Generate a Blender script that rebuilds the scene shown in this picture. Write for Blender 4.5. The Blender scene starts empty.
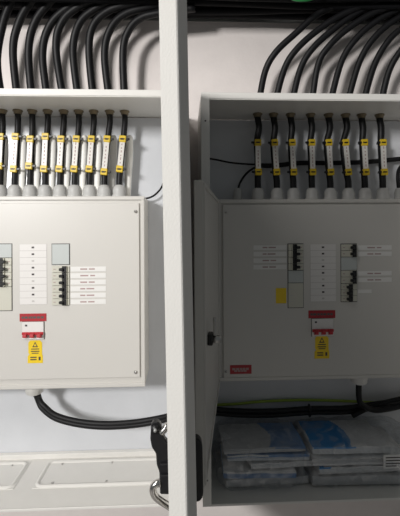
import bpy, bmesh, math, random
from mathutils import Vector, Matrix, noise
random.seed(7)
S = bpy.context.scene
COL = S.collection
ZC = 1.45            # camera height
F = 385.0
PSI = math.radians(2.4); RHO = math.radians(0.28)
fw = Vector((math.sin(PSI), math.cos(PSI), 0))
r0 = Vector((math.cos(PSI), -math.sin(PSI), 0)); u0 = Vector((0, 0, 1))
rt = r0*math.cos(RHO) - u0*math.sin(RHO)
up = u0*math.cos(RHO) + r0*math.sin(RHO)
CAM = Vector((0, 0, ZC))

def P(px, py, Y):
    """point of the place at depth Y that lies on a given line of sight (for measuring)"""
    d = fw + rt*((px-200)/F) + up*((228-py)/F)
    return CAM + d*(Y/d.y)

# ------------------------------------------------------------------ materials
def mat(name, col, rough=0.5, metal=0.0, bump=0.0, bscale=400.0, var=0.0, vscale=6.0, spec=0.5, coat=0.0):
    m = bpy.data.materials.new(name); m.use_nodes = True
    nt = m.node_tree; b = nt.nodes['Principled BSDF']
    b.inputs['Base Color'].default_value = (*col, 1)
    b.inputs['Roughness'].default_value = rough
    b.inputs['Metallic'].default_value = metal
    b.inputs['Specular IOR Level'].default_value = spec
    b.inputs['Coat Weight'].default_value = coat
    tc = nt.nodes.new('ShaderNodeTexCoord')
    n2 = nt.nodes.new('ShaderNodeTexNoise'); n2.inputs['Scale'].default_value = vscale
    n2.inputs['Detail'].default_value = 5
    nt.links.new(tc.outputs['Object'], n2.inputs['Vector'])
    mx = nt.nodes.new('ShaderNodeMix'); mx.data_type = 'RGBA'
    k = max(var, 0.01)
    mx.inputs[6].default_value = (*[c*(1-k) for c in col], 1)
    mx.inputs[7].default_value = (*[min(1, c*(1+k)) for c in col], 1)
    nt.links.new(n2.outputs['Fac'], mx.inputs[0]); nt.links.new(mx.outputs[2], b.inputs['Base Color'])
    if bump:
        n = nt.nodes.new('ShaderNodeTexNoise'); n.inputs['Scale'].default_value = bscale
        n.inputs['Detail'].default_value = 3
        bp = nt.nodes.new('ShaderNodeBump'); bp.inputs['Strength'].default_value = bump
        bp.inputs['Distance'].default_value = 0.001
        nt.links.new(tc.outputs['Object'], n.inputs['Vector'])
        nt.links.new(n.outputs['Fac'], bp.inputs['Height']); nt.links.new(bp.outputs['Normal'], b.inputs['Normal'])
    return m

M = {}
M['paint'] = mat('powder_coat', (0.77, 0.755, 0.72), 0.42, bump=0.22, bscale=600, var=0.03, vscale=40)
M['board'] = mat('board_paint', (0.63, 0.612, 0.578), 0.38, bump=0.15, bscale=500, var=0.02)
M['rear'] = mat('rear_plate_film', (0.65, 0.665, 0.695), 0.25, bump=1.0, bscale=22, var=0.08, vscale=9)
M['wall'] = mat('plaster', (0.78, 0.725, 0.70), 0.8, bump=0.6, bscale=60, var=0.09, vscale=14)
M['floor'] = mat('concrete', (0.30, 0.29, 0.28), 0.8, bump=0.4, bscale=60, var=0.15)
M['black'] = mat('cable_jacket', (0.005, 0.005, 0.006), 0.5, bump=0.2, bscale=300, spec=0.35)
M['tray_black'] = mat('tray_cable_jacket', (0.005, 0.005, 0.006), 0.7, spec=0.15)
M['plastic_black'] = mat('black_plastic', (0.008, 0.008, 0.009), 0.4)
M['galv'] = mat('galvanised', (0.34, 0.345, 0.34), 0.5, metal=0.4, var=0.15, vscale=30)
M['gland'] = mat('gland_plastic', (0.50, 0.50, 0.49), 0.45)
M['glandw'] = mat('gland_white', (0.72, 0.71, 0.68), 0.45)
M['brass'] = mat('brass_gland', (0.20, 0.16, 0.10), 0.4, metal=0.5, var=0.2, vscale=60)
M['yellow'] = mat('marker_yellow', (0.75, 0.52, 0.02), 0.4)
M['tagw'] = mat('marker_white', (0.74, 0.72, 0.68), 0.35)
M['ink'] = mat('ink', (0.06, 0.05, 0.05), 0.6)
M['inkred'] = mat('ink_faded', (0.42, 0.30, 0.29), 0.6)
M['label'] = mat('label_white', (0.80, 0.79, 0.77), 0.45)
M['cell'] = mat('strip_white', (0.76, 0.74, 0.72), 0.45)
M['cellline'] = mat('strip_line', (0.55, 0.53, 0.51), 0.5)
M['cream'] = mat('breaker_cream', (0.60, 0.59, 0.51), 0.4)
M['blank'] = mat('blank_grey', (0.52, 0.55, 0.54), 0.4)
M['frame'] = mat('window_frame_dark', (0.09, 0.09, 0.085), 0.5)
M['red'] = mat('red_label', (0.40, 0.022, 0.03), 0.45)
M['redsw'] = mat('red_lever', (0.48, 0.03, 0.04), 0.35)
M['stick'] = mat('warning_yellow', (0.85, 0.60, 0.02), 0.45)
M['chrome'] = mat('bright_steel', (0.75, 0.73, 0.70), 0.16, metal=1.0)
M['steel'] = mat('screw_steel', (0.55, 0.54, 0.52), 0.3, metal=0.9)
M['column'] = mat('white_column', (0.93, 0.92, 0.88), 0.5)  # plain white of the tapered columns between the left cables
M['green'] = mat('green_jacket', (0.015, 0.20, 0.05), 0.4)
M['earth'] = mat('green_yellow_jacket', (0.30, 0.42, 0.05), 0.4)
M['paper'] = mat('paper', (0.74, 0.74, 0.74), 0.6, bump=0.2, bscale=20, var=0.05, vscale=25)
M['paperg'] = mat('paper_grey', (0.56, 0.56, 0.56), 0.6, bump=0.2, bscale=20, var=0.08, vscale=25)
M['blue'] = mat('blue_print', (0.012, 0.25, 0.62), 0.45, var=0.08, vscale=25)
M['blued'] = mat('blue_print_pale', (0.16, 0.28, 0.50), 0.5, var=0.15, vscale=25)

def film():
    m = bpy.data.materials.new('clear_film'); m.use_nodes = True
    nt = m.node_tree; nt.nodes.remove(nt.nodes['Principled BSDF'])
    out = nt.nodes['Material Output']
    t = nt.nodes.new('ShaderNodeBsdfTransparent'); t.inputs[0].default_value = (0.93, 0.94, 0.95, 1)
    g = nt.nodes.new('ShaderNodeBsdfGlossy'); g.inputs['Roughness'].default_value = 0.22
    d = nt.nodes.new('ShaderNodeBsdfDiffuse'); d.inputs[0].default_value = (0.75, 0.77, 0.8, 1)
    mx1 = nt.nodes.new('ShaderNodeMixShader'); mx1.inputs[0].default_value = 0.5
    nt.links.new(g.outputs[0], mx1.inputs[1]); nt.links.new(d.outputs[0], mx1.inputs[2])
    tc = nt.nodes.new('ShaderNodeTexCoord'); n = nt.nodes.new('ShaderNodeTexNoise')
    n.inputs['Scale'].default_value = 22; n.inputs['Detail'].default_value = 6; n.inputs['Distortion'].default_value = 1.5
    nt.links.new(tc.outputs['Object'], n.inputs['Vector'])
    rp = nt.nodes.new('ShaderNodeMapRange'); rp.inputs[1].default_value = 0.42; rp.inputs[2].default_value = 0.68
    rp.inputs[3].default_value = 0.07; rp.inputs[4].default_value = 0.42
    nt.links.new(n.outputs['Fac'], rp.inputs[0])
    mx = nt.nodes.new('ShaderNodeMixShader'); nt.links.new(rp.outputs[0], mx.inputs[0])
    nt.links.new(t.outputs[0], mx.inputs[1]); nt.links.new(mx1.outputs[0], mx.inputs[2])
    bp = nt.nodes.new('ShaderNodeBump'); bp.inputs['Strength'].default_value = 0.8; bp.inputs['Distance'].default_value = 0.006
    nt.links.new(n.outputs['Fac'], bp.inputs['Height'])
    nt.links.new(bp.outputs[0], g.inputs['Normal']); nt.links.new(bp.outputs[0], d.inputs['Normal'])
    nt.links.new(mx.outputs[0], out.inputs[0])
    return m
M['film'] = film()

# ------------------------------------------------------------------ mesh builder
class MB:
    def __init__(s): s.bm = bmesh.new(); s.mats = []
    def mi(s, m):
        if m not in s.mats: s.mats.append(m)
        return s.mats.index(m)
    def absorb(s, t, m, smooth=False):
        i = s.mi(m)
        for f in t.faces: f.material_index = i; f.smooth = smooth
        me = bpy.data.meshes.new('t'); t.to_mesh(me); t.free(); s.bm.from_mesh(me); bpy.data.meshes.remove(me)
    def box(s, x0, x1, y0, y1, z0, z1, m, bev=0.0, seg=1, mtx=None):
        t = bmesh.new(); bmesh.ops.create_cube(t, size=1)
        for v in t.verts:
            v.co = Vector(((x0+x1)/2 + v.co.x*(x1-x0), (y0+y1)/2 + v.co.y*(y1-y0), (z0+z1)/2 + v.co.z*(z1-z0)))
        if bev: bmesh.ops.bevel(t, geom=t.edges[:], offset=bev, segments=seg, affect='EDGES', profile=0.5)
        if mtx: bmesh.ops.transform(t, matrix=mtx, verts=t.verts)
        s.absorb(t, m); return s
    def prism(s, poly, a0, a1, m, axis='Z', bev=0.0):
        """poly is a list of 2-D points; extruded along axis"""
        t = bmesh.new()
        def mk(p, a):
            return {'Z': (p[0], p[1], a), 'Y': (p[0], a, p[1]), 'X': (a, p[0], p[1])}[axis]
        lo = [t.verts.new(mk(p, a0)) for p in poly]; hi = [t.verts.new(mk(p, a1)) for p in poly]
        n = len(poly)
        t.faces.new(lo); t.faces.new(hi)
        for i in range(n): t.faces.new((lo[i], lo[(i+1) % n], hi[(i+1) % n], hi[i]))
        bmesh.ops.recalc_face_normals(t, faces=t.faces)
        if bev: bmesh.ops.bevel(t, geom=t.edges[:], offset=bev, segments=1, affect='EDGES')
        s.absorb(t, m); return s
    def tube(s, pts, r, m, n=12, caps=True, radii=None):
        t = bmesh.new(); rings = []
        pts = [Vector(p) for p in pts]; last = None
        for i, p in enumerate(pts):
            d = (pts[min(i+1, len(pts)-1)] - pts[max(i-1, 0)]).normalized()
            if last is None:
                a = Vector((0, 1, 0)) if abs(d.y) < 0.9 else Vector((1, 0, 0))
            else: a = last
            a = (a - d*a.dot(d)).normalized(); last = a; b = d.cross(a)
            rr = radii[i] if radii else r
            rings.append([t.verts.new(p + (a*math.cos(2*math.pi*k/n) + b*math.sin(2*math.pi*k/n))*rr) for k in range(n)])
        for i in range(len(rings)-1):
            for k in range(n):
                t.faces.new((rings[i][k], rings[i][(k+1) % n], rings[i+1][(k+1) % n], rings[i+1][k]))
        if caps: t.faces.new(rings[0][::-1]); t.faces.new(rings[-1])
        bmesh.ops.recalc_face_normals(t, faces=t.faces)
        s.absorb(t, m, True); return s
    def build(s, name, parent=None, mod=None):
        me = bpy.data.meshes.new(name); s.bm.to_mesh(me); s.bm.free()
        for m in s.mats: me.materials.append(m)
        o = bpy.data.objects.new(name, me); COL.objects.link(o)
        if parent is not None:
            o.parent = parent
            o.matrix_parent_inverse = parent_world(parent).inverted()
        return o

def parent_world(o):
    m = o.matrix_basis.copy()
    if o.parent is not None: m = parent_world(o.parent) @ o.matrix_parent_inverse @ m
    return m

def thing(name, loc, label, cat, group=None):
    o = bpy.data.objects.new(name, None); COL.objects.link(o); o.location = loc
    o.empty_display_size = 0.05
    return tag(o, label, cat, group)
def tag(o, label, cat, group=None, kind=None):
    o['label'] = label; o['category'] = cat
    if group: o['group'] = group
    if kind: o['kind'] = kind
    return o
def struct(name, mb):
    o = mb.build(name); o['kind'] = 'structure'; return o

def spline(cp, step=10):
    cp = [Vector(c) for c in cp]
    q = [cp[0]*2-cp[1]] + cp + [cp[-1]*2-cp[-2]]
    out = []
    for i in range(1, len(q)-2):
        a, b, c, d = q[i-1], q[i], q[i+1], q[i+2]
        for k in range(step):
            t = k/step
            out.append(0.5*((2*b) + (c-a)*t + (2*a-5*b+4*c-d)*t*t + (3*b-a-3*c+d)*t**3))
    out.append(cp[-1]); return out

# ------------------------------------------------------------------ key sizes
YF, YB, YW = 1.0, 1.236, 1.245      # cabinet mouth, cabinet back, wall
YBOARD, YC = 1.10, 1.17             # board face, line of the incoming cables

# the room
b = MB(); b.box(-3, 3.2, YW, YW+0.12, 0, 2.9, M['wall']); struct('wall_back', b)
b = MB(); b.box(-3, 3.2, -2.6, YW, -0.05, 0, M['floor']); struct('floor', b)

# ------------------------------------------------------------------ cabinets
def cabinet(root, x0, x1, z0, z1, lip=0.016, lipside=0.022, liplow=0.006):
    t = 0.003; p = M['paint']
    b = MB()
    b.box(x0, x0+t, YF, YB+0.004, z0, z1, p); b.box(x1-t, x1, YF, YB+0.004, z0, z1, p)
    b.box(x0+t, x1-t, YF, YB+0.004, z1-t, z1, p); b.box(x0+t, x1-t, YF, YB+0.004, z0, z0+t, p)
    # mouth: folded flange all round
    b.box(x0-0.0005, x0+lipside, YF-0.002, YF+0.002, z0-0.0005, z1+0.0005, p, 0.0008)
    b.box(x1-lipside, x1+0.0005, YF-0.002, YF+0.002, z0-0.0005, z1+0.0005, p, 0.0008)
    b.box(x0+lipside, x1-lipside, YF-0.002, YF+0.002, z1-lip, z1+0.0005, p, 0.0008)
    b.box(x0+lipside, x1-lipside, YF-0.002, YF+0.002, z0-0.0005, z0+liplow, p, 0.0008)
    # rain channel returning inwards
    b.box(x0+lipside, x1-lipside, YF, YF+0.014, z1-lip-0.002, z1-lip, p)
    b.box(x0+lipside-0.002, x0+lipside, YF, YF+0.012, z0+liplow, z1-lip, p)
    b.build('body', root)
    b = MB(); b.box(x0+0.01, x1-0.01, YB-0.004, YB, z0+0.006, z1-0.006, M['rear'])
    b.build('rear_plate', root)

ZT = P(80, 89.5, YF).z; ZBOT = P(80, 509, YF).z
XL1 = 0.0060; XL0 = XL1-0.86
lc = thing('electrical_cabinet', ((XL0+XL1)/2, YB, ZBOT), 'pale grey steel wall cabinet on the left, its opened door edge pointing at the viewer', 'electrical cabinet')
cabinet(lc, XL0, XL1, ZBOT, ZT)
ZT2 = P(300, 93.5, YF).z; ZB2 = P(300, 503, YF).z
XR0 = P(202, 300, YF).x; XR1 = XR0+0.72
rc = thing('electrical_cabinet', ((XR0+XR1)/2, YB, ZB2), 'shaded grey steel wall cabinet on the right with bagged papers in its bottom', 'electrical cabinet')
cabinet(rc, XR0, XR1, ZB2, ZT2)
# fixing holes in the right cabinet's side flange
for z in (P(206, 121, YF).z, P(206, 480, YF).z):
    b = MB(); b.tube([(XR0+0.011, YF-0.0026, z), (XR0+0.011, YF-0.0015, z)], 0.0022, M['ink'])
    b.build('fixing_hole', rc)

# floor of the left cabinet: rear rib and embossed gland plates
zf = ZBOT+0.003
b = MB()
b.prism([(YB-0.020, zf), (YB-0.018, zf+0.014), (YB-0.005, zf+0.016), (YB-0.005, zf)], XL0+0.005, XL1-0.005, M['paint'], 'X', 0.001)
b.build('rear_rib', lc)
def rounded_frame(mb, x0, x1, y0, y1, z, r, w, h, m, skew=0.012):
    def loop(o, zz):
        pts = []
        for cx, cy, a0 in ((x1-r, y1-r, 0), (x0+r, y1-r, 90), (x0+r, y0+r, 180), (x1-r, y0+r, 270)):
            for k in range(5):
                a = math.radians(a0+k*22.5)
                pts.append((cx+(r-o)*math.cos(a), cy+(r-o)*math.sin(a), zz))
        return pts
    t = bmesh.new(); L = [[t.verts.new(p) for p in loop(o, zz)] for o, zz in ((0, z), (w*0.35, z+h), (w*0.65, z+h), (w, z))]
    n = len(L[0])
    for a in range(3):
        for k in range(n): t.faces.new((L[a][k], L[a][(k+1) % n], L[a+1][(k+1) % n], L[a+1][k]))
    bmesh.ops.recalc_face_normals(t, faces=t.faces)
    mb.absorb(t, m, True)
yA, yB_ = 1.078, 1.205
for (a, c) in ((XL0+0.06, P(24, 470, 1.15).x), (P(40, 470, 1.14).x, XL1-0.03)):
    b = MB(); b.box(a, c, yA, yB_, zf, zf+0.0015, M['paint'], 0.0007)
    rounded_frame(b, a+0.002, c-0.002, yA+0.002, yB_-0.002, zf+0.0012, 0.022, 0.012, 0.005, M['paint'])
    g = b.build('gland_plate', lc)
    for x in ((a+0.05, c-0.05, (a+c)/2)):
        for y in (yA+0.02, yB_-0.02):
            s = MB(); s.tube([(x, y, zf+0.0015), (x, y, zf+0.004)], 0.003, M['steel'], 8); s.build('screw', g)
# same plate, barely seen, in the right cabinet
b = MB(); b.box(XR0+0.05, XR1-0.05, yA, yB_, ZB2+0.003, ZB2+0.0045, M['paint'], 0.0007)
b.build('gland_plate', rc)

# ---- the left cabinet's door, opened at a right angle towards the viewer
YN = 0.30
pn = M['paint']
zdt, zdb = ZT-0.002, ZBOT+0.002
b = MB()
xi = P(163.7, 258, YN).x; xc = P(182, 258, YN).x; xo = P(191.6, 258, YN+0.012).x
prof = [(xi, YN), (xc-0.0012, YN), (xc, YN+0.0005), (xc+0.001, YN+0.0015), (xo, YN+0.012), (xo, YN+0.05), (xo-0.002, YN+0.05), (xo-0.002, YN+0.0135), (xc-0.001, YN+0.003), (xi+0.0015, YN+0.0025), (xi+0.0015, YN+0.018), (xi, YN+0.018)]
b.prism(prof, zdb, zdt, pn, 'Z')
b.box(xo-0.002, xo, YN+0.049, YF-0.008, zdb, zdt, pn)
for z0, z1 in ((zdb, zdb+0.002), (zdt-0.002, zdt)):
    b.box(xi, xo-0.001, YN+0.003, YF-0.008, z0, z1, pn)
b.box(xi, xo-0.001, YF-0.010, YF-0.008, zdb, zdt, pn)
b.box(xi, xi+0.0015, YF-0.030, YF-0.009, zdb, zdt, pn)
door = b.build('door', lc)
# stiffener and seal
b = MB(); b.box(xo-0.0065, xo-0.0022, YN+0.02, YN+0.030, zdb+0.01, zdt-0.01, M['plastic_black']); b.build('door_seal', door)
for z in (ZBOT+0.12, (ZBOT+ZT)/2, ZT-0.12):
    b = MB(); b.tube([(xo-0.010, YF-0.0045, z-0.03), (xo-0.010, YF-0.0045, z+0.03)], 0.0045, M['paint']); b.build('hinge', door)
# lock: black housing outside, cam, guide and bent rods inside
yl = 0.362
zl0 = P(196, 500, yl).z; zl1 = P(196, 437, yl).z; xp = P(199.6, 468, yl-0.006).x
b = MB(); zc = (zl0+zl1)/2; hh = (zl1-zl0)/2
rx_, rz_ = min(0.0055, (xp-xo)*0.8), 0.009
poly = [(xo-0.001, zl0), (xo-0.001, zl1)] + [(xp-rx_+rx_*math.sin(math.radians(a)), zl1-rz_+rz_*math.cos(math.radians(a))) for a in range(0, 91, 15)] + [(xp-rx_+rx_*math.cos(math.radians(a)), zl0+rz_-rz_*math.sin(math.radians(a))) for a in range(0, 91, 15)]
b.prism(poly, yl-0.004, yl+0.006, M['plastic_black'], 'Y', 0.0012)
b.build('lock_housing', door)
def px_poly(pp, Y): return [(P(x, y, Y).x, P(x, y, Y).z) for x, y in pp]
b = MB()
b.prism(px_poly([(148.5, 424), (150, 420.5), (155, 420), (158.5, 423), (159.5, 432), (163, 439), (167, 442), (172, 443), (172, 493), (156.5, 492.5), (156, 470), (153.5, 463), (153, 452), (149, 446), (147.5, 438)], 0.348), 0.345, 0.352, M['plastic_black'], 'Y', 0.0010)
b.box(P(160, 440, 0.36).x, xo-0.002, 0.350, 0.372, P(160, 490, 0.352).z, P(160, 445, 0.372).z, M['plastic_black'], 0.002, 2)
cam_ = b.build('latch_mechanism', door)
b = MB(); c = P(152.5, 430, 0.343)
b.tube([c+Vector((0, 0.003, 0)), c], 0.0038, M['plastic_black'], 12); b.tube([c+Vector((0, 0.001, 0)), c-Vector((0, 0.0015, 0))], 0.0016, M['galv'], 8)
b.build('pivot_pin', cam_)
b = MB(); b.box(P(156.5, 460, 0.34).x, P(165, 460, 0.34).x, 0.3425, 0.346, P(156, 481, 0.34).z, P(156, 477.5, 0.34).z, M['plastic_black'], 0.0008)
b.box(P(156.5, 460, 0.34).x, P(165, 460, 0.34).x, 0.3425, 0.346, P(156, 468, 0.34).z, P(156, 466, 0.34).z, M['plastic_black'], 0.0008)
b.build('retaining_clip', cam_)
b = MB(); b.tube(spline([P(158.5, 433, 0.3435), P(161, 430, 0.3435), P(164, 427, 0.344), P(170, 421.5, 0.348), P(174, 414, 0.355), P(176, 380, 0.36), P(176, 300, 0.36)], 6), 0.0031, M['chrome'])
b.build('latch_rod', door)
b = MB(); b.tube(spline([P(157, 483, 0.346), P(153, 483.5, 0.346), P(150, 486, 0.346), P(149.3, 491, 0.346), P(151.5, 496, 0.347), P(156.5, 500.5, 0.348), P(164, 505.5, 0.350), P(172, 512, 0.352), P(175.5, 525, 0.356), P(176, 560, 0.36)], 6), 0.0033, M['chrome'])
b.build('latch_rod', door)
# the door hangs a little out of true
piv = Vector((xi, YF, P(175, 258, YF).z))
rot = Matrix.Translation(piv+Vector((0.0010, 0, 0))) @ Matrix.Rotation(math.radians(-0.85), 4, 'Y') @ Matrix.Translation(-piv)
door.matrix_basis = rot @ door.matrix_basis

# ------------------------------------------------------------------ distribution boards
def screw(parent, c, r=0.0045):
    b = MB(); b.tube([c, c+Vector((0, -0.0025, 0))], r, M['steel'], 12)
    b.box(c.x-r*0.7, c.x+r*0.7, c.y-0.0028, c.y-0.0022, c.z-0.0005, c.z+0.0005, M['ink'])
    return b.build('screw', parent)

def rect(px0, py0, px1, py1, Y=YBOARD):
    c = P((px0+px1)/2, (py0+py1)/2, Y)
    w = (P(px1, (py0+py1)/2, Y)-P(px0, (py0+py1)/2, Y)).x; h = (P((px0+px1)/2, py0, Y)-P((px0+px1)/2, py1, Y)).z
    return c.x-w/2, c.x+w/2, c.z-h/2, c.z+h/2

def board(label, xl, xr, zb, zt, mx, lidx0, lidx1, lidz0, lidz1):
    r = thing('distribution_board', ((xl+xr)/2, YB-0.004, zb), label, 'distribution board')
    b = MB()
    b.box(xl, xr, YBOARD+0.006, YB-0.005, zb, zt, M['board'], 0.003, 2)
    b.build('enclosure', r)
    b = MB()
    t = 0.010
    # rim of the enclosure, the cover sits inside it
    b.box(xl-0.001, xr+0.001, YBOARD+0.001, YBOARD+0.016, zt-t, zt+0.001, M['board'], 0.0015)
    b.box(xl-0.001, xr+0.001, YBOARD+0.001, YBOARD+0.016, zb-0.001, zb+t, M['board'], 0.0015)
    b.box(xl-0.001, xl+t, YBOARD+0.001, YBOARD+0.016, zb+t, zt-t, M['board'], 0.0015)
    b.box(xr-t, xr+0.001, YBOARD+0.001, YBOARD+0.016, zb+t, zt-t, M['board'], 0.0015)
    b.build('rim', r)
    b = MB()
    b.box(lidx0, lidx1, YBOARD, YBOARD+0.006, lidz0, lidz1, M['board'], 0.0018, 2)
    b.build('cover', r)
    return r

def marks(b, x0, x1, z0, z1, y, m, n=3, fill=0.35):
    """a line of printed characters too small to read"""
    cx = (x0+x1)/2; w = (x1-x0)*fill; cz = (z0+z1)/2; h = (z1-z0)*0.28
    ws = [random.uniform(0.6, 1.4) for _ in range(n)]; tot = sum(ws)*1.25; x = cx-w/2
    for k in ws:
        b.box(x, x+w*k/tot, y-0.00025, y, cz-h/2, cz+h/2, m); x += w*k*1.25/tot

def strip(r, px0, py0, px1, py1, n):
    x0, x1, z0, z1 = rect(px0, py0, px1, py1); b = MB(); y = YBOARD-0.0006
    b.box(x0, x1, y, YBOARD, z0, z1, M['cellline'])
    h = (z1-z0)/n
    for k in range(n):
        a = z1-(k+1)*h
        b.box(x0+0.0006, x1-0.0006, y-0.0003, y, a+0.0006, a+h-0.0006, M['cell'])
        c = (x0+x1)/2
        b.box(c-0.004, c+0.003, y-0.0006, y-0.0003, a+h*0.36, a+h*0.62, M['ink'] if k % 3 != 2 else M['cellline'])
    b.build('phase_number_strip', r)

def circuit_label(r, px0, py0, px1, py1, txt=True):
    x0, x1, z0, z1 = rect(px0, py0, px1, py1); b = MB()
    b.box(x0, x1, YBOARD-0.0008, YBOARD, z0, z1, M['label'], 0.0002)
    if txt: marks(b, x0, x1, z0, z1, YBOARD-0.0008, M['inkred'], 2, 0.45)
    b.build('circuit_label', r)

def bank(r, px0, px1, py0, py1):
    x0, x1, z0, z1 = rect(px0, py0, px1, py1); b = MB()
    b.box(x0-0.0015, x1+0.0015, YBOARD-0.0004, YBOARD, z0-0.0015, z1+0.0015, M['frame'])
    b.build('cover_window', r)

def breaker(r, px0, px1, py0, py1, side=0.55, three=False, right=True):
    x0, x1, z0, z1 = rect(px0, py0, px1, py1); g = 0.0005
    b = MB(); y = YBOARD
    b.box(x0, x1, y-0.004, y, z0+g, z1-g, M['cream'], 0.0006)
    xa = x0+(x1-x0)*side
    b.box(xa-0.004, xa+0.013, y-0.009, y-0.003, z0+g, z1-g, M['cream'], 0.0008)
    mk = x0+0.004 if right else x1-0.010
    b.box(mk, mk+0.006, y-0.0043, y-0.004, (z0+z1)/2-0.001, (z0+z1)/2+0.001, M['inkred'])
    o = b.build('breaker', r)
    l = MB(); cz = (z0+z1)/2
    if right:
        l.box(xa, xa+0.012, y-0.0105, y-0.008, z0+g, z1-g, M['plastic_black'], 0.0006)
        l.box(xa-0.007, xa+0.004, y-0.017, y-0.008, cz-0.004, cz+0.004, M['plastic_black'], 0.0015)
    else:
        l.box(xa-0.002, xa+0.010, y-0.0105, y-0.008, z0+g, z1-g, M['plastic_black'], 0.0006)
        l.box(xa+0.006, xa+0.018, y-0.017, y-0.008, cz-0.004, cz+0.004, M['plastic_black'], 0.0015)
    l.build('toggle', o)

def blank(r, px0, py0, px1, py1, m, lines=0):
    x0, x1, z0, z1 = rect(px0, py0, px1, py1); b = MB()
    b.box(x0, x1, YBOARD-0.003, YBOARD, z0, z1, m, 0.0006)
    for k in range(lines):
        z = z0+(z1-z0)*(k+1)/(lines+1)
        b.box(x0+0.004, x0+0.014, YBOARD-0.0033, YBOARD-0.003, z-0.0008, z+0.0008, M['cellline'])
    b.build('blanking_plate', r)

def main_switch(r, cx, y0):
    # red name plate above, white body with three red levers
    x0, x1, z0, z1 = rect(cx-13.6, y0, cx+13.2, y0+7.8); b = MB()
    b.box(x0, x1, YBOARD-0.0010, YBOARD, z0, z1, M['red'], 0.0002)
    marks(b, x0, x1, z0, z1, YBOARD-0.0010, M['frame'], 7, 0.85)
    b.build('red_name_plate', r)
    x0, x1, z0, z1 = rect(cx-10.4, y0+8.1, cx+10.8, y0+25.5); b = MB()
    b.box(x0-0.0012, x1+0.0012, YBOARD-0.0006, YBOARD, z0-0.0012, z1+0.0012, M['frame'])
    b.box(x0, x1, YBOARD-0.005, YBOARD, z0, z1, M['cell'], 0.0008)
    b.box(x0+0.008, x0+0.014, YBOARD-0.0055, YBOARD-0.005, z1-0.012, z1-0.007, M['ink'])
    b.box(x0, x1, YBOARD-0.009, YBOARD-0.004, z0+0.013, z0+0.021, M['redsw'], 0.001)
    o = b.build('main_switch', r)
    w = (x1-x0)/3
    for k in range(3):
        b = MB(); xx = x0+w*(k+0.5)
        b.prism([(YBOARD-0.008, z0+0.019), (YBOARD-0.016, z0+0.016), (YBOARD-0.017, z0+0.008), (YBOARD-0.004, z0+0.004)], xx-0.0052, xx+0.0052, M['redsw'], 'X', 0.001)
        b.build('switch_lever', o)

def warning(r, px0, py0, px1, py1, full=True):
    x0, x1, z0, z1 = rect(px0, py0, px1, py1); b = MB(); y = YBOARD-0.0009
    w = x1-x0; h = z1-z0; cx = (x0+x1)/2; yy = y-0.0003
    if not full: b.box(x0, x1, y, YBOARD, z0, z1, M['stick'], 0.0002)
    if full:
        c = w*0.16; n = z0+h*0.40
        b.prism([(x0-w*0.03, z0), (x1+w*0.03, z0), (x1+w*0.03, n-c), (x1-w*0.02, n), (x1-w*0.02, z1-c), (x1-c, z1), (x0+c, z1), (x0+w*0.02, z1-c), (x0+w*0.02, n+c*0.4), (x0+w*0.10, n), (x0-w*0.03, n-c)], y, YBOARD, M['stick'], 'Y')
        t0 = z1-h*0.30
        tri = [(cx-w*0.20, t0), (cx+w*0.20, t0), (cx, z1-h*0.06)]
        tri2 = [(cx-w*0.11, t0+h*0.045), (cx+w*0.11, t0+h*0.045), (cx, z1-h*0.13)]
        b.prism(tri, yy, y, M['ink'], 'Y'); b.prism(tri2, yy-0.0002, y, M['stick'], 'Y')
        # ring with a bolt inside, then small print
        b.box(cx-w*0.28, cx+w*0.28, yy, y, z1-h*0.40, z1-h*0.36, M['ink'])
        b.box(cx-w*0.30, cx+w*0.30, yy, y, z1-h*0.50, z1-h*0.46, M['ink'])
        b.box(cx-w*0.24, cx+w*0.24, yy, y, z1-h*0.58, z1-h*0.545, M['ink'])
        b.box(cx-w*0.34, cx+w*0.10, yy, y, z1-h*0.77, z1-h*0.72, M['ink'])
        b.box(cx-w*0.34, cx+w*0.10, yy, y, z1-h*0.87, z1-h*0.82, M['ink'])
        b.box(cx+w*0.24, cx+w*0.38, yy, y, z1-h*0.88, z1-h*0.72, M['ink'])
    else:
        for k in range(4):
            z = z1-h*(0.2+0.2*k); b.box(cx-w*0.3, cx+w*0.3, yy, y, z-0.0006, z+0.0006, M['stick'])
    b.build('warning_sticker', r)

def glands(r, xs, z, m=M['gland'], name='cable_gland', rr=0.0190):
    for x in xs:
        b = MB(); b.tube([(x, YC, z-0.002), (x, YC, z+0.010), (x, YC, z+0.012), (x, YC, z+0.024), (x, YC, z+0.031), (x, YC, z+0.037), (x, YC, z+0.040)], 0.01, m, 10,
                        radii=[rr*1.12, rr*1.12, rr*1.0, rr*1.06, rr*0.95, rr*0.78, rr*0.60])
        b.build(name, r)

# left board
zt1 = P(80, 196.5, YBOARD).z; zb1 = P(80, 388, YBOARD).z; xr1 = P(144.3, 290, YBOARD).x; xl1 = xr1-0.62
lb = board('light grey distribution board filling the brightly lit left cabinet', xl1, xr1, zb1, zt1, 0, xl1+0.012, P(139.5, 290, YBOARD).x, P(80, 378.6, YBOARD).z, P(80, 203, YBOARD).z)
screw(lb, P(135.8, 211.5, YBOARD)); screw(lb, P(135.8, 372, YBOARD))
bank(lb, -5.5, 12, 244, 310.5)
blank(lb, -5.5, 244.2, 12, 257.5, M['blank'])
for k in range(4): breaker(lb, -5.5, 12, 257.8+k*7.2, 265+k*7.2, 0.35, right=False)
blank(lb, -5.5, 287, 12, 310.3, M['cream'], 3)
strip(lb, 19.6, 244, 47, 304.5, 9)
bank(lb, 52.2, 69.6, 244, 264.5); blank(lb, 52.4, 244.2, 69.4, 264.3, M['blank'])
x0, x1, z0, z1 = rect(52, 265.5, 70, 305.2)
for k in range(6):
    breaker(lb, 52.4, 69.6, 265.8+k*6.55, 272.35+k*6.55, 0.62)
    circuit_label(lb, 70.6, 266.6+k*6.55, 106, 271.4+k*6.55)
main_switch(lb, 33.3, 313.5)
warning(lb, 28.2, 340.3, 42.4, 363)

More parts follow.
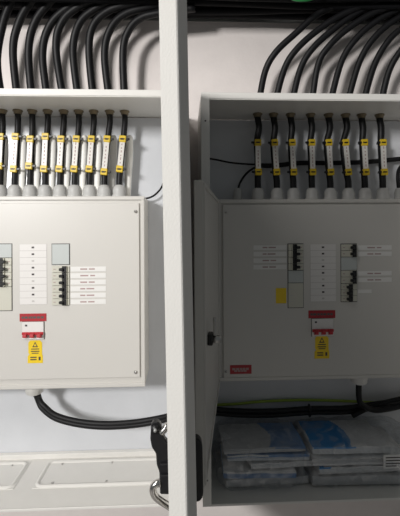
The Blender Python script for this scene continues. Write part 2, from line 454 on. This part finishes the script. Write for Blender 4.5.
# right board
zt2 = P(310, 199.5, YBOARD).z; zb2 = P(310, 379.5, YBOARD).z; xl2 = P(217.5, 290, YBOARD).x; xr2 = xl2+0.60
rb = board('grey distribution board in the shaded right cabinet, its own door swung open', xl2, xr2, zb2, zt2, 0, P(223, 290, YBOARD).x, xr2-0.012, P(310, 376, YBOARD).z, P(310, 204.5, YBOARD).z)
screw(rb, P(226, 212.5, YBOARD), 0.0035); screw(rb, P(226, 371.5, YBOARD), 0.0035)
for k, y in enumerate((244.8, 251.3, 257.8, 264.3)):
    circuit_label(rb, 253.5, y+0.4, 286.5, y+5.0)
bank(rb, 288, 303, 244, 307.5)
for k in range(4): breaker(rb, 288.2, 303, 244+k*6.5, 250.5+k*6.5, 0.30, right=False)
blank(rb, 288.2, 270.5, 303, 282.5, M['blank']); blank(rb, 288.2, 283, 303, 307.3, M['cream'], 3)
warning(rb, 275.8, 288, 286.3, 303.3, False)
strip(rb, 310.3, 244, 336, 301.5, 9)
bank(rb, 341, 356.5, 244, 301.5)
breaker(rb, 341, 356.5, 244.2, 250.5, 0.66); breaker(rb, 341, 356.5, 250.5, 256.8, 0.66)
blank(rb, 341, 257.2, 356.5, 270, M['blank'])
breaker(rb, 341, 356.5, 270.3, 276.8, 0.66); breaker(rb, 341, 356.5, 276.8, 283.3, 0.66)
for k in range(3): breaker(rb, 341, 356.5, 283.6+k*5.9, 289.5+k*5.9, 0.42)
for y in (245.4, 251.7, 271.2, 277.6): circuit_label(rb, 358, y, 391.6, y+4.4)
circuit_label(rb, 358, 289.5, 371.5, 293.0, False)
main_switch(rb, 322, 310.3)
warning(rb, 314.8, 335.8, 328.8, 358.5)
x0, x1, z0, z1 = rect(230, 365, 251.5, 373.8); b = MB(); b.box(x0, x1, YBOARD-0.001, YBOARD, z0, z1, M['red'], 0.0002)
marks(b, x0, x1, z0+0.003, z1, YBOARD-0.001, M['inkred'], 5, 0.8); marks(b, x0, x1, z0, z1-0.008, YBOARD-0.001, M['inkred'], 4, 0.6)
b.build('red_sticker', rb)
# the right board's own door, open towards the viewer
hx = xl2+0.004; ang = math.atan2(hx-P(203.4, 258, 0.655).x, YBOARD-0.655)
W = 0.45; TH = 0.016
b = MB()
b.box(-TH, 0, -W, -0.004, zb2-0.004, zt2+0.001, M['board'], 0.0015)
mdoor = Matrix.Translation((hx, YBOARD, 0)) @ Matrix.Rotation(-ang, 4, 'Z')
bmesh.ops.transform(b.bm, matrix=mdoor, verts=b.bm.verts)
bd = b.build('board_door', rb)
b = MB()   # folded inner edges of the door
e = 0.010
for (y0, y1, z0, z1) in ((-W+0.002, -W+e, zb2, zt2-0.003), (-0.016, -0.008, zb2, zt2-0.003), (-W+e, -0.016, zb2, zb2+0.008), (-W+e, -0.016, zt2-0.011, zt2-0.003)):
    b.box(0, 0.003, y0, y1, z0, z1, M['board'], 0.0006)
bmesh.ops.transform(b.bm, matrix=mdoor, verts=b.bm.verts); b.build('inner_fold', bd)
zk = P(208, 336, 0.75).z; yk = -(YBOARD-0.73)
b = MB(); b.box(0.0, 0.010, yk-0.012, yk+0.010, zk-0.011, zk+0.011, M['plastic_black'], 0.002)
b.tube([(0.008, yk, zk-0.002), (0.024, yk+0.004, zk-0.002)], 0.0075, M['steel'], 12)
bmesh.ops.transform(b.bm, matrix=mdoor, verts=b.bm.verts); b.build('cam_lock', bd)
b = MB(); b.box(0.0105, 0.0155, yk-0.005, yk+0.005, zk+0.006, zk+0.032, M['steel'], 0.0008)
b.tube([(0.0102, yk, zk+0.034), (0.0160, yk, zk+0.034)], 0.0065, M['steel'], 12)
bmesh.ops.transform(b.bm, matrix=mdoor, verts=b.bm.verts); b.build('lock_tongue', bd)

# ------------------------------------------------------------------ incoming cables
ORD = ['first', 'second', 'third', 'fourth', 'fifth', 'sixth', 'seventh', 'eighth', 'ninth']
def marker(cable, path, py0, py1, side, seed):
    """white printed carrier with yellow ends, strapped to the cable"""
    rnd = random.Random(seed)
    za, zb = py0.z, py1.z
    a = min(path, key=lambda p: abs(p.z-za) if p.y < 1.19 and p.z < ZT2 else 9)
    c = min(path, key=lambda p: abs(p.z-zb) if p.y < 1.19 and p.z < ZT2 else 9)
    ax = (a-c).normalized(); X = Vector((1, 0, 0)); X = (X-ax*X.dot(ax)).normalized(); Yv = ax.cross(X)
    if Yv.y < 0: Yv = -Yv; X = -X if False else X
    off = -Yv*0.0125
    m = Matrix((X, Yv, ax)).transposed().to_4x4(); m.translation = c+off
    L = (a-c).length
    def bx(b, *r, mt, bev=0.0006): b.box(*r, mt, bev, 1, m)
    b = MB(); bx(b, -0.0078, 0.0078, -0.002, 0.002, 0.010, L-0.010, mt=M['tagw'])
    z = 0.026
    while z < L-0.028:
        bx(b, -0.0016, 0.0012, -0.0023, -0.0018, z, z+rnd.uniform(0.004, 0.008), mt=M['inkred'], bev=0); z += 0.011
    o = b.build('cable_marker', cable)
    for z0, z1 in ((0, 0.020), (L-0.020, L)):
        b = MB(); bx(b, -0.0100, 0.0100, -0.0045, 0.0035, z0, z1, mt=M['yellow'], bev=0.0015)
        e_ = b.build('marker_end', o)
        b = MB(); zz = (z0+z1)/2; pts = []
        for k in range(13):
            t = 2*math.pi*k/12; pts.append(m @ Vector((0.0128*math.cos(t), 0.0105+0.0165*math.sin(t)*1.0, zz)))
        b.tube(pts, 0.0014, M['plastic_black'], 6)
        h = m @ Vector((side*0.013, -0.003, zz))
        b.box(h.x-0.005+0.003*side, h.x+0.005+0.003*side, h.y-0.003, h.y+0.003, h.z-0.003, h.z+0.003, M['plastic_black'], 0.0008)
        b.box(h.x-side*0.013-0.006, h.x-side*0.013+0.004, h.y-0.0035, h.y-0.0020, h.z-0.0018, h.z+0.0018, M['plastic_black'])
        b.build('cable_tie', o)

def cable(name, label, cps, r, group, m=M['black'], rin=None):
    path = spline(cps, 8)
    rr = [rin+(r-rin)*min(1, max(0, (p.z-ZT-0.005)/0.03)) for p in path] if rin else None
    b = MB(); b.tube(path, r, m, 12, radii=rr); o = b.build(name); tag(o, label, 'cable', group); return o, path

def roof_gland(root, x, z):
    b = MB(); b.tube([(x, YC, z+0.001), (x, YC, z-0.004), (x, YC, z-0.005), (x, YC, z-0.012)], 0.01, M['brass'], 10, radii=[0.0145, 0.0145, 0.012, 0.011])
    b.build('roof_gland', root)
    b = MB(); b.tube([(x, YC, z+0.0045), (x, YC, z+0.009), (x, YC, z+0.010), (x, YC, z+0.020)], 0.01, M['plastic_black'], 10, radii=[0.017, 0.017, 0.014, 0.012])
    b.build('top_gland', root)

# left cabinet; (px at the roof, px at mid marker, px at gland) then the run overhead
up_l = [
 (-3, [(-3, 60), (4, 20), (16, -8)]),
 (13.5, [(13, 52), (18, 25), (30, 3), (48, -12)]),
 (29.5, [(28.5, 52), (35, 22), (52, 0), (70, -14)]),
 (44, [(42.5, 55), (49, 27), (66, 9), (90, -2), (110, -10)]),
 (59.5, [(56, 48), (62, 22), (78, 7), (100, -2), (130, -10)]),
 (76, [(73, 52), (79, 24), (95, 9), (118, 0), (150, -8)]),
 (92, [(89, 52), (93, 26), (108, 11), (130, 4), (165, -3)]),
 (107, [(104.5, 55), (111, 28), (127, 13), (155, 6), (185, 0)]),
 (123, [(123, 52), (129, 30), (141, 18), (160, 13), (195, 8)])]
in_l = [(2.5, 1.5, 0.3), (18, 16, 14.5), (32.5, 31, 30), (48, 45.3, 45), (64, 61, 60), (79, 76.3, 74.5), (94, 91, 89.5), (110, 106.3, 104.3), (125, 122, 119.3)]
for i, ((tx, upp), (a, m_, c)) in enumerate(zip(up_l, in_l)):
    rx = P(a-0.3, 110, YC).x; gx = P(c, 190, YC).x
    cps = [Vector((gx, YC, zt1+0.03)), P(c+0.2, 178, YC), P(m_, 154, YC), P((a+m_)/2+0.6, 132, YC), P(a, 122, YC), Vector((rx, YC, ZT-0.01)), Vector((rx, YC, ZT+0.02))]
    cps += [P(x, y, YC-0.01+0.004*(k+i % 2)-0.012*k) for k, (x, y) in enumerate(upp)]
    o, path = cable('power_cable', 'marked black power cable entering the left cabinet roof, %s from the left' % ORD[i], cps, 0.0112, 'cables entering the left cabinet', rin=0.0088)
    marker(o, path, P(m_, 133.5+(i % 3)*0.8+i*0.35, YC), P(m_, 170+(i % 2)*1.5+i*0.4, YC), 1 if i % 3 else 1, i)
    roof_gland(lc, rx, ZT-0.003)
glands(lb, [P(c, 190, YC).x for _, _, c in in_l], zt1)

up_r = [
 (262, [(265, 72), (276, 52), (296, 33), (318, 14), (345, 2), (380, -10)]),
 (280, [(284, 70), (296, 50), (318, 30), (345, 13), (375, 2), (405, -8)]),
 (297, [(300, 70), (313, 48), (335, 28), (358, 12), (385, 0), (410, -8)]),
 (313.5, [(318, 65), (330, 45), (350, 27), (375, 12), (400, 4), (430, -6)]),
 (333, [(341, 63), (355, 40), (375, 22), (397, 10), (425, 0)]),
 (351, [(359, 63), (374, 38), (395, 20), (420, 8), (445, 0)]),
 (367, [(374, 66), (389, 40), (408, 24), (430, 12), (455, 4)]),
 (385, [(388, 74), (399, 53), (415, 36), (440, 22), (465, 12)])]
in_r = [(258, 257.5, 258), (274, 274, 277), (291, 291.5, 293.5), (311, 311, 312), (329, 327.5, 330.5), (346, 344, 348.5), (362, 363, 365), (380, 381.5, 383)]
for i, ((tx, upp), (a, m_, c)) in enumerate(zip(up_r, in_r)):
    rx = P(a-0.5, 110, YC).x; gx = P(c, 190, YC).x
    cps = [Vector((gx, YC, zt2+0.03)), P(c-0.3, 181, YC), P((m_+c)/2, 172, YC), P(m_, 156, YC), P(m_-0.6, 142, YC), P(a+1.0, 128, YC), Vector((rx, YC, ZT2-0.01)), Vector((rx+0.003, YC, ZT2+0.02))]
    cps += [P(x, y, YC-0.012*k-0.004*(i % 2)) for k, (x, y) in enumerate(upp)]
    o, path = cable('power_cable', 'marked black power cable entering the right cabinet roof, %s from the left' % ORD[i], cps, 0.0098, 'cables entering the right cabinet')
    marker(o, path, P(m_, 141, YC), P(m_, 175.5, YC), -1, 20+i)
    roof_gland(rc, rx, ZT2-0.003)
glands(rb, [P(c, 190, YC).x for _, _, c in in_r], zt2, rr=0.0185)
glands(rb, [P(237.5, 190, YC).x, P(399, 190, YC).x], zt2, rr=0.013)

# white tapered columns standing between the black cables of the left cabinet
blobs = [4, 23.4, 38, 53, 68, 84, 98.6, 113, 129]
for i, x in enumerate(blobs):
    Y = 1.181 if i < 7 else 1.200
    b_ = P(x-1.5, 189, Y); b_.z = zt1-0.001
    cps = [b_, P(x-1, 178, Y), P(x, 160, Y), P(x+0.2, 148, Y), P(x+0.2, 140, Y), P(x, 135.5, Y)]
    path = spline(cps, 5); n = len(path)
    rad = [0.0090+0.0035*math.sin(math.pi*k/(n-1)) if k < n*0.72 else 0.0120*max(0.28, (1-((k-n*0.72)/(n*0.29))**2)**0.5 if (k-n*0.72)/(n*0.29) < 1 else 0.28) for k in range(n)]
    b = MB(); b.tube(path, 0.01, M['column'], 12, radii=rad)
    tag(b.build('white_column'), 'white tapered sleeve standing on the left board behind the cables, %s from the left' % ORD[i], 'cable sleeve', 'white columns behind the marked cables')

# ------------------------------------------------------------------ overhead tray and its cables
ztray = P(240, 17.5, 1.235).z
b = MB()
b.box(-1.6, 1.9, 1.05, 1.238, ztray+0.028, ztray+0.030, M['galv'])
b.box(-1.6, 1.9, 1.236, 1.238, ztray-0.014, ztray+0.07, M['galv'])
b.box(-1.6, 1.9, 1.05, 1.052, ztray+0.010, ztray+0.07, M['galv'])
for k in range(70):
    x = -1.58+k*0.05
    b.box(x, x+0.022, 1.2350, 1.2362, ztray-0.004, ztray+0.003, M['ink'])
tag(b.build('cable_tray'), 'perforated grey metal cable tray along the wall above both cabinets', 'cable tray')
for k in range(7):
    y = 1.070+k*0.0245; z0 = ztray+0.012-0.0015*(k % 2)
    cps = []
    for j in range(13):
        x = -1.5+j*0.27
        cps.append((x, y+0.006*math.sin(j*1.3+k*2.1), z0-0.004*abs(math.sin(j*0.9+k))))
    cable('tray_cable', 'black cable running level along the tray underside, %s from the wall' % ORD[6-k], cps, 0.0115, 'black cables strapped under the tray', M['tray_black'])
for k in range(4):
    y = 1.085+k*0.036
    cps = [(-1.5+j*0.27, y+0.010*math.sin(j*1.1+k), ztray-0.012-0.010*abs(math.sin(j*0.8+k*1.7))) for j in range(13)]
    cable('sagging_cable', 'black cable sagging below the others under the tray, %s from the front' % ORD[k], cps, 0.0105, 'black cables sagging under the tray', M['tray_black'])
cable('green_cable', 'short bright green cable crossing under the tray above the right cabinet', [P(285, -6, 1.075), P(294, -1, 1.06), P(303, 0, 1.055), P(313, -2, 1.055), P(325, -10, 1.065), P(340, -14, 1.075)], 0.0048, None, M['green'])

# ------------------------------------------------------------------ small cables inside
YR = 1.208
cable('thick_cable', 'thick black cable crossing level behind the right cabinet\'s marked cables', [P(256, 165.5, YR), P(275, 165.5, YR), P(300, 163, YR), P(330, 163, YR), P(365, 162, YR), P(400, 159, YR), P(430, 157, YR)], 0.0076, None)
cable('thin_cable', 'thin black cable entering the right cabinet from its left side wall', [(XR0+0.0032, YR-0.01, P(208, 158, YR).z), P(215, 159.5, YR-0.01), P(230, 162.5, YR-0.01), P(245, 164, YR-0.01), P(256, 164.5, YR-0.004)], 0.0030, None)
cable('curved_thin_cable', 'thin black cable curving down to the leftmost gland of the right board', [P(262, 166, YR-0.004), P(254, 168, YR-0.01), P(246, 174, 1.20), P(240, 183, 1.18), Vector((P(237.5, 190, YC).x, YC, zt2+0.03))], 0.0034, None)
cable('bowed_cable', 'black cable bowing into the last gland at the right frame edge', [Vector((P(399, 190, YC).x, YC, zt2+0.03)), P(398, 176, YC), P(400, 168, 1.18), P(407, 162, 1.2)], 0.0060, None)
cable('flex_cable', 'thin black cable looping up behind the left board beside the open door', [P(128, 198, 1.20), P(138, 199, 1.20), P(150, 197.5, 1.20), P(158, 192, 1.205), P(163, 184, 1.21), P(166, 170, 1.215), P(168, 140, 1.22)], 0.0030, None)

# below the boards
def bottom_gland(r, px, z, m, Y=1.15):
    x = P(px, 392, Y).x; b = MB()
    b.tube([(x, Y, z+0.002), (x, Y, z-0.016), (x, Y, z-0.018), (x, Y, z-0.030), (x, Y, z-0.035)], 0.01, m, 10, radii=[0.027, 0.027, 0.025, 0.024, 0.016])
    b.build('bottom_gland', r); return Vector((x, Y, z-0.02))
g = bottom_gland(lb, 34.5, zb1, M['glandw'])
for dy, dr, lab in ((0, 0, 'lower'), (-3.2, 0.012, 'upper')):
    cable('supply_cable', 'black supply cable hanging from the left board underside, %s of the pair' % lab,
      [g+Vector((0.003*(1 if dy else -1), dr*0.3, 0.005)), P(38.5-dy*0.4, 401+dy*0.2, 1.15), P(43-dy*0.6, 409+dy*0.7, 1.145), P(56, 418.5+dy, 1.14), P(78, 424.5+dy, 1.135), P(105, 427+dy, 1.13), P(135, 425.2+dy, 1.13), P(160, 421+dy, 1.13), P(180, 416+dy, 1.14)], 0.0078, 'paired cables below the left board')
g = bottom_gland(rb, 359, zb2, M['glandw'])
cable('supply_cable', 'black supply cable hanging from the right board underside towards the frame edge',
      [g+Vector((0, 0, 0.005)), P(359, 398, 1.15), P(363, 405, 1.15), P(374, 410, 1.15), P(392, 408, 1.15), P(415, 402, 1.15)], 0.0085, None)
cable('supply_cable', 'black supply cable dipping behind the one below the right board\'s gland',
      [P(352, 416, 1.18), P(366, 409, 1.175), P(380, 404, 1.17), P(400, 399, 1.17), P(420, 395, 1.17)], 0.0075, None)
for k, (dy, rr) in enumerate(((0, 0.0080), (4.2, 0.0070))):
    cable('level_cable', 'black cable lying above the bagged papers in the right cabinet, %s of the pair' % ('upper' if k == 0 else 'lower'),
      [P(213, 409+dy, 1.19), P(240, 411+dy, 1.19), P(275, 411+dy, 1.19), P(310, 408.5+dy, 1.19), P(345, 408+dy, 1.19), P(375, 404+dy, 1.20), P(420, 398+dy, 1.2)], rr, 'paired cables above the papers')
b = MB()
for px in (309,):
    c = P(px, 410.5, 1.19); pts = [c+Vector((0.001, 0.013*math.cos(t), 0.019*math.sin(t))) for t in [2*math.pi*k/14 for k in range(15)]]
    b.tube(pts, 0.0022, M['plastic_black'], 6); b.box(c.x-0.003, c.x+0.003, c.y-0.018, c.y-0.012, c.z+0.006, c.z+0.018, M['plastic_black'])
tag(b.build('cable_tie'), 'black plastic tie strapping the paired cables above the papers', 'cable tie')
cable('earth_cable', 'green and yellow cable on the rear plate of the right cabinet', [P(212, 405, 1.222), P(235, 404, 1.222), P(262, 401.5, 1.222), P(300, 400, 1.222), P(345, 401, 1.222), P(400, 404, 1.222), P(430, 404, 1.222)], 0.0042, None, M['earth'])

# ------------------------------------------------------------------ papers and bags in the bottom of the right cabinet
ZF = ZB2+0.005
def leaflet(label, x0, x1, y0, y1, z0, th, m_top, m_side, rz=0, sag=0.004, seed=0, folds=3, patch=None, name='paper_booklet'):
    """thick folded booklet with wavy page edges"""
    rnd = random.Random(seed); nx, ny = (64, 24) if patch else (16, 8)
    b = MB(); t = bmesh.new(); mi1 = b.mi(m_side); mi2 = b.mi(m_top); mi3 = b.mi(patch[0]) if patch else 0
    V = {}
    for L in range(folds+1):
        for i in range(nx+1):
            for j in range(ny+1):
                u, v = i/nx, j/ny
                ins = 0.0015*math.sin(L*2.7+seed)
                x = x0+(x1-x0)*u+ins*(1 if u > 0.5 else -1); y = y0+(y1-y0)*v+(ins*1.5 if v < 0.5 else 0)
                zz = z0+th*L/folds+sag*(noise.noise(Vector((x*14, y*14, seed)))+0.5)
                if L == 0: zz = z0+sag*0.3*(noise.noise(Vector((x*14, y*14, seed)))+0.5)
                V[L, i, j] = t.verts.new((x, y, zz))
    fs = []
    for i in range(nx):
        for j in range(ny):
            f = t.faces.new((V[folds, i, j], V[folds, i+1, j], V[folds, i+1, j+1], V[folds, i, j+1])); f.material_index = mi2
            if patch and patch[1] <= (i+0.5)/nx+0.10*((j+0.5)/ny-0.45)**2*4 < patch[2]: f.material_index = mi3
            t.faces.new((V[0, i, j+1], V[0, i+1, j+1], V[0, i+1, j], V[0, i, j]))
    for L in range(folds):
        for i in range(nx):
            for jj, fl in ((0, 1), (ny, 0)):
                q = [V[L, i, jj], V[L, i+1, jj], V[L+1, i+1, jj], V[L+1, i, jj]]
                f = t.faces.new(q if fl else q[::-1]); f.material_index = mi1 if (L+seed) % 3 else mi2
                if patch and patch[1] <= (i+0.5)/nx < patch[2] and L == folds-1: f.material_index = mi3
        for j in range(ny):
            for ii, fl in ((0, 0), (nx, 1)):
                q = [V[L, ii, j], V[L, ii, j+1], V[L+1, ii, j+1], V[L+1, ii, j]]
                f = t.faces.new(q if fl else q[::-1]); f.material_index = mi1
    c = Vector(((x0+x1)/2, (y0+y1)/2, 0))
    bmesh.ops.transform(t, matrix=Matrix.Translation(c) @ Matrix.Rotation(math.radians(rz), 4, 'Z') @ Matrix.Translation(-c), verts=t.verts)
    me = bpy.data.meshes.new('t'); t.to_mesh(me); t.free(); b.bm.from_mesh(me)
    o = b.build(name); tag(o, label, 'booklet'); return o

def X(px, Y=1.06): return P(px, 460, Y).x
leaflet('lowest grey booklet in the left pile of bagged papers', X(226), X(308), 1.06, 1.20, ZF+0.002, 0.020, M['paperg'], M['paperg'], 1.5, seed=1)
leaflet('blue edged booklet second from the bottom of the left pile', X(224), X(296), 1.052, 1.20, ZF+0.030, 0.016, M['paper'], M['blued'], -2, seed=4)
leaflet('pale folded booklet in the middle of the left pile', X(250), X(312), 1.058, 1.205, ZF+0.052, 0.014, M['paper'], M['paper'], 2, seed=3)
leaflet('blue and white booklet second from the top of the left pile', X(228), X(310), 1.062, 1.20, ZF+0.072, 0.012, M['blued'], M['paper'], -1, seed=5, patch=(M['blued'], 0.5, 1.0))
leaflet('thin grey sheet bundle topping the left pile of papers', X(224), X(306), 1.066, 1.205, ZF+0.091, 0.010, M['paperg'], M['paperg'], 1, seed=6, patch=(M['blued'], 0.62, 1.2))
leaflet('lowest white booklet in the right pile of bagged papers', X(312), X(420), 1.05, 1.20, ZF+0.002, 0.022, M['paperg'], M['paperg'], -1, seed=7)
leaflet('white booklet second from the bottom of the right pile', X(318), X(412), 1.055, 1.20, ZF+0.032, 0.018, M['paper'], M['paper'], 1, seed=8, patch=(M['blue'], 0.0, 0.12))
leaflet('white stapled booklet third from the bottom of the right pile', X(312), X(408), 1.05, 1.21, ZF+0.058, 0.020, M['paper'], M['paperg'], -0.6, seed=9)
leaflet('white booklet with bright blue cover panel topping the right pile', X(314, 1.05), X(392, 1.05), 1.058, 1.205, ZF+0.086, 0.018, M['paper'], M['paper'], -1, seed=10, patch=(M['blue'], 0.02, 0.57), sag=0.003)
# printed white page at the right end of the pile, facing the viewer
b = MB(); p = P(392, 461, 1.035)
b.box(p.x-0.024, p.x+0.040, 1.034, 1.0365, p.z-0.020, p.z+0.017, M['label'], 0.0004, 1)
for k, (dz, w) in enumerate(((0.010, 0.05), (0.002, 0.042), (-0.006, 0.05), (-0.013, 0.03))):
    b.box(p.x-0.018, p.x-0.018+w, 1.0336, 1.034, p.z+dz-0.0014, p.z+dz+0.0014, M['ink'])
tag(b.build('printed_label'), 'white printed label with dark lines at the right pile\'s right end', 'label')

def bag(label, x0, x1, y0, y1, z0, z1, seed, group=None):
    t = bmesh.new(); bmesh.ops.create_cube(t, size=1)
    bmesh.ops.subdivide_edges(t, edges=t.edges[:], cuts=26, use_grid_fill=True)
    cx, cy, cz = (x0+x1)/2, (y0+y1)/2, (z0+z1)/2
    sx, sy, sz = (x1-x0)/2, (y1-y0)/2, (z1-z0)/2
    for v in t.verts:
        u = v.co*2
        q = Vector((abs(u.x)**1, 0, 0))
        # round the box off like a stuffed bag
        k = (abs(u.x)**6+abs(u.y)**6+abs(u.z)**6)**(1/6)
        u = u/k
        p = Vector((cx+u.x*sx, cy+u.y*sy, cz+u.z*sz))
        n1 = noise.noise(Vector((p.x*16, p.y*16, p.z*26+seed))); n2 = noise.noise(Vector((p.x*45, p.y*45, p.z*60+seed*3)))
        n3 = 1-abs(noise.noise(Vector((p.x*28+seed, p.y*28, p.z*40))))*2
        d = 0.007*n1+0.0035*n2+0.004*n3
        p += Vector((u.x*0.6, u.y, u.z)).normalized()*d
        p.z = max(p.z, ZF+0.0005-0.001); p.y = min(p.y, YB-0.006); p.x = max(p.x, XR0+0.006)
        v.co = p
    b = MB(); b.absorb(t, M['film'], True); o = b.build('plastic_bag'); tag(o, label, 'plastic bag', group)
bag('crumpled clear plastic bag around the left pile of papers', X(217), X(305), 1.035, 1.225, ZF, ZF+0.118, 3)
bag('crumpled clear plastic bag around the blue covered right pile of papers', X(305), X(428), 1.038, 1.225, ZF, ZF+0.115, 9)

# ------------------------------------------------------------------ light
def area(name, loc, target, sx, sy, power, col):
    l = bpy.data.lights.new(name, 'AREA'); l.shape = 'RECTANGLE'; l.size = sx; l.size_y = sy; l.energy = power; l.color = col
    o = bpy.data.objects.new(name, l); COL.objects.link(o); o.location = loc
    o.rotation_euler = (Vector(target)-Vector(loc)).to_track_quat('-Z', 'Y').to_euler(); return o
area('doorway_light', (-1.68, -1.5, ZC+0.70), (-0.1, 1.1, ZC-0.05), 0.42, 0.5, 79, (1.0, 0.98, 0.955))
area('ceiling_light', (-1.0, -0.15, 2.86), (-0.4, 1.1, 1.2), 0.3, 0.9, 9, (1.0, 0.96, 0.92))

w = bpy.data.worlds.new('World'); S.world = w; w.use_nodes = True
bg = w.node_tree.nodes['Background']; bg.inputs[0].default_value = (0.92, 0.98, 1.0, 1); bg.inputs[1].default_value = 0.10

# ------------------------------------------------------------------ camera
cd = bpy.data.cameras.new('Camera'); cam = bpy.data.objects.new('Camera', cd); COL.objects.link(cam)
cd.sensor_width = 36; cd.sensor_fit = 'AUTO'; cd.lens = 36*F/516; cd.shift_y = -30/516; cd.clip_start = 0.02
mw = Matrix((rt, up, -fw)).transposed().to_4x4(); mw.translation = CAM; cam.matrix_world = mw
S.camera = cam
S.view_settings.view_transform = 'Standard'; S.view_settings.look = 'None'
S.view_settings.gamma = 1; S.view_settings.exposure = 0; S.view_settings.use_curve_mapping = False
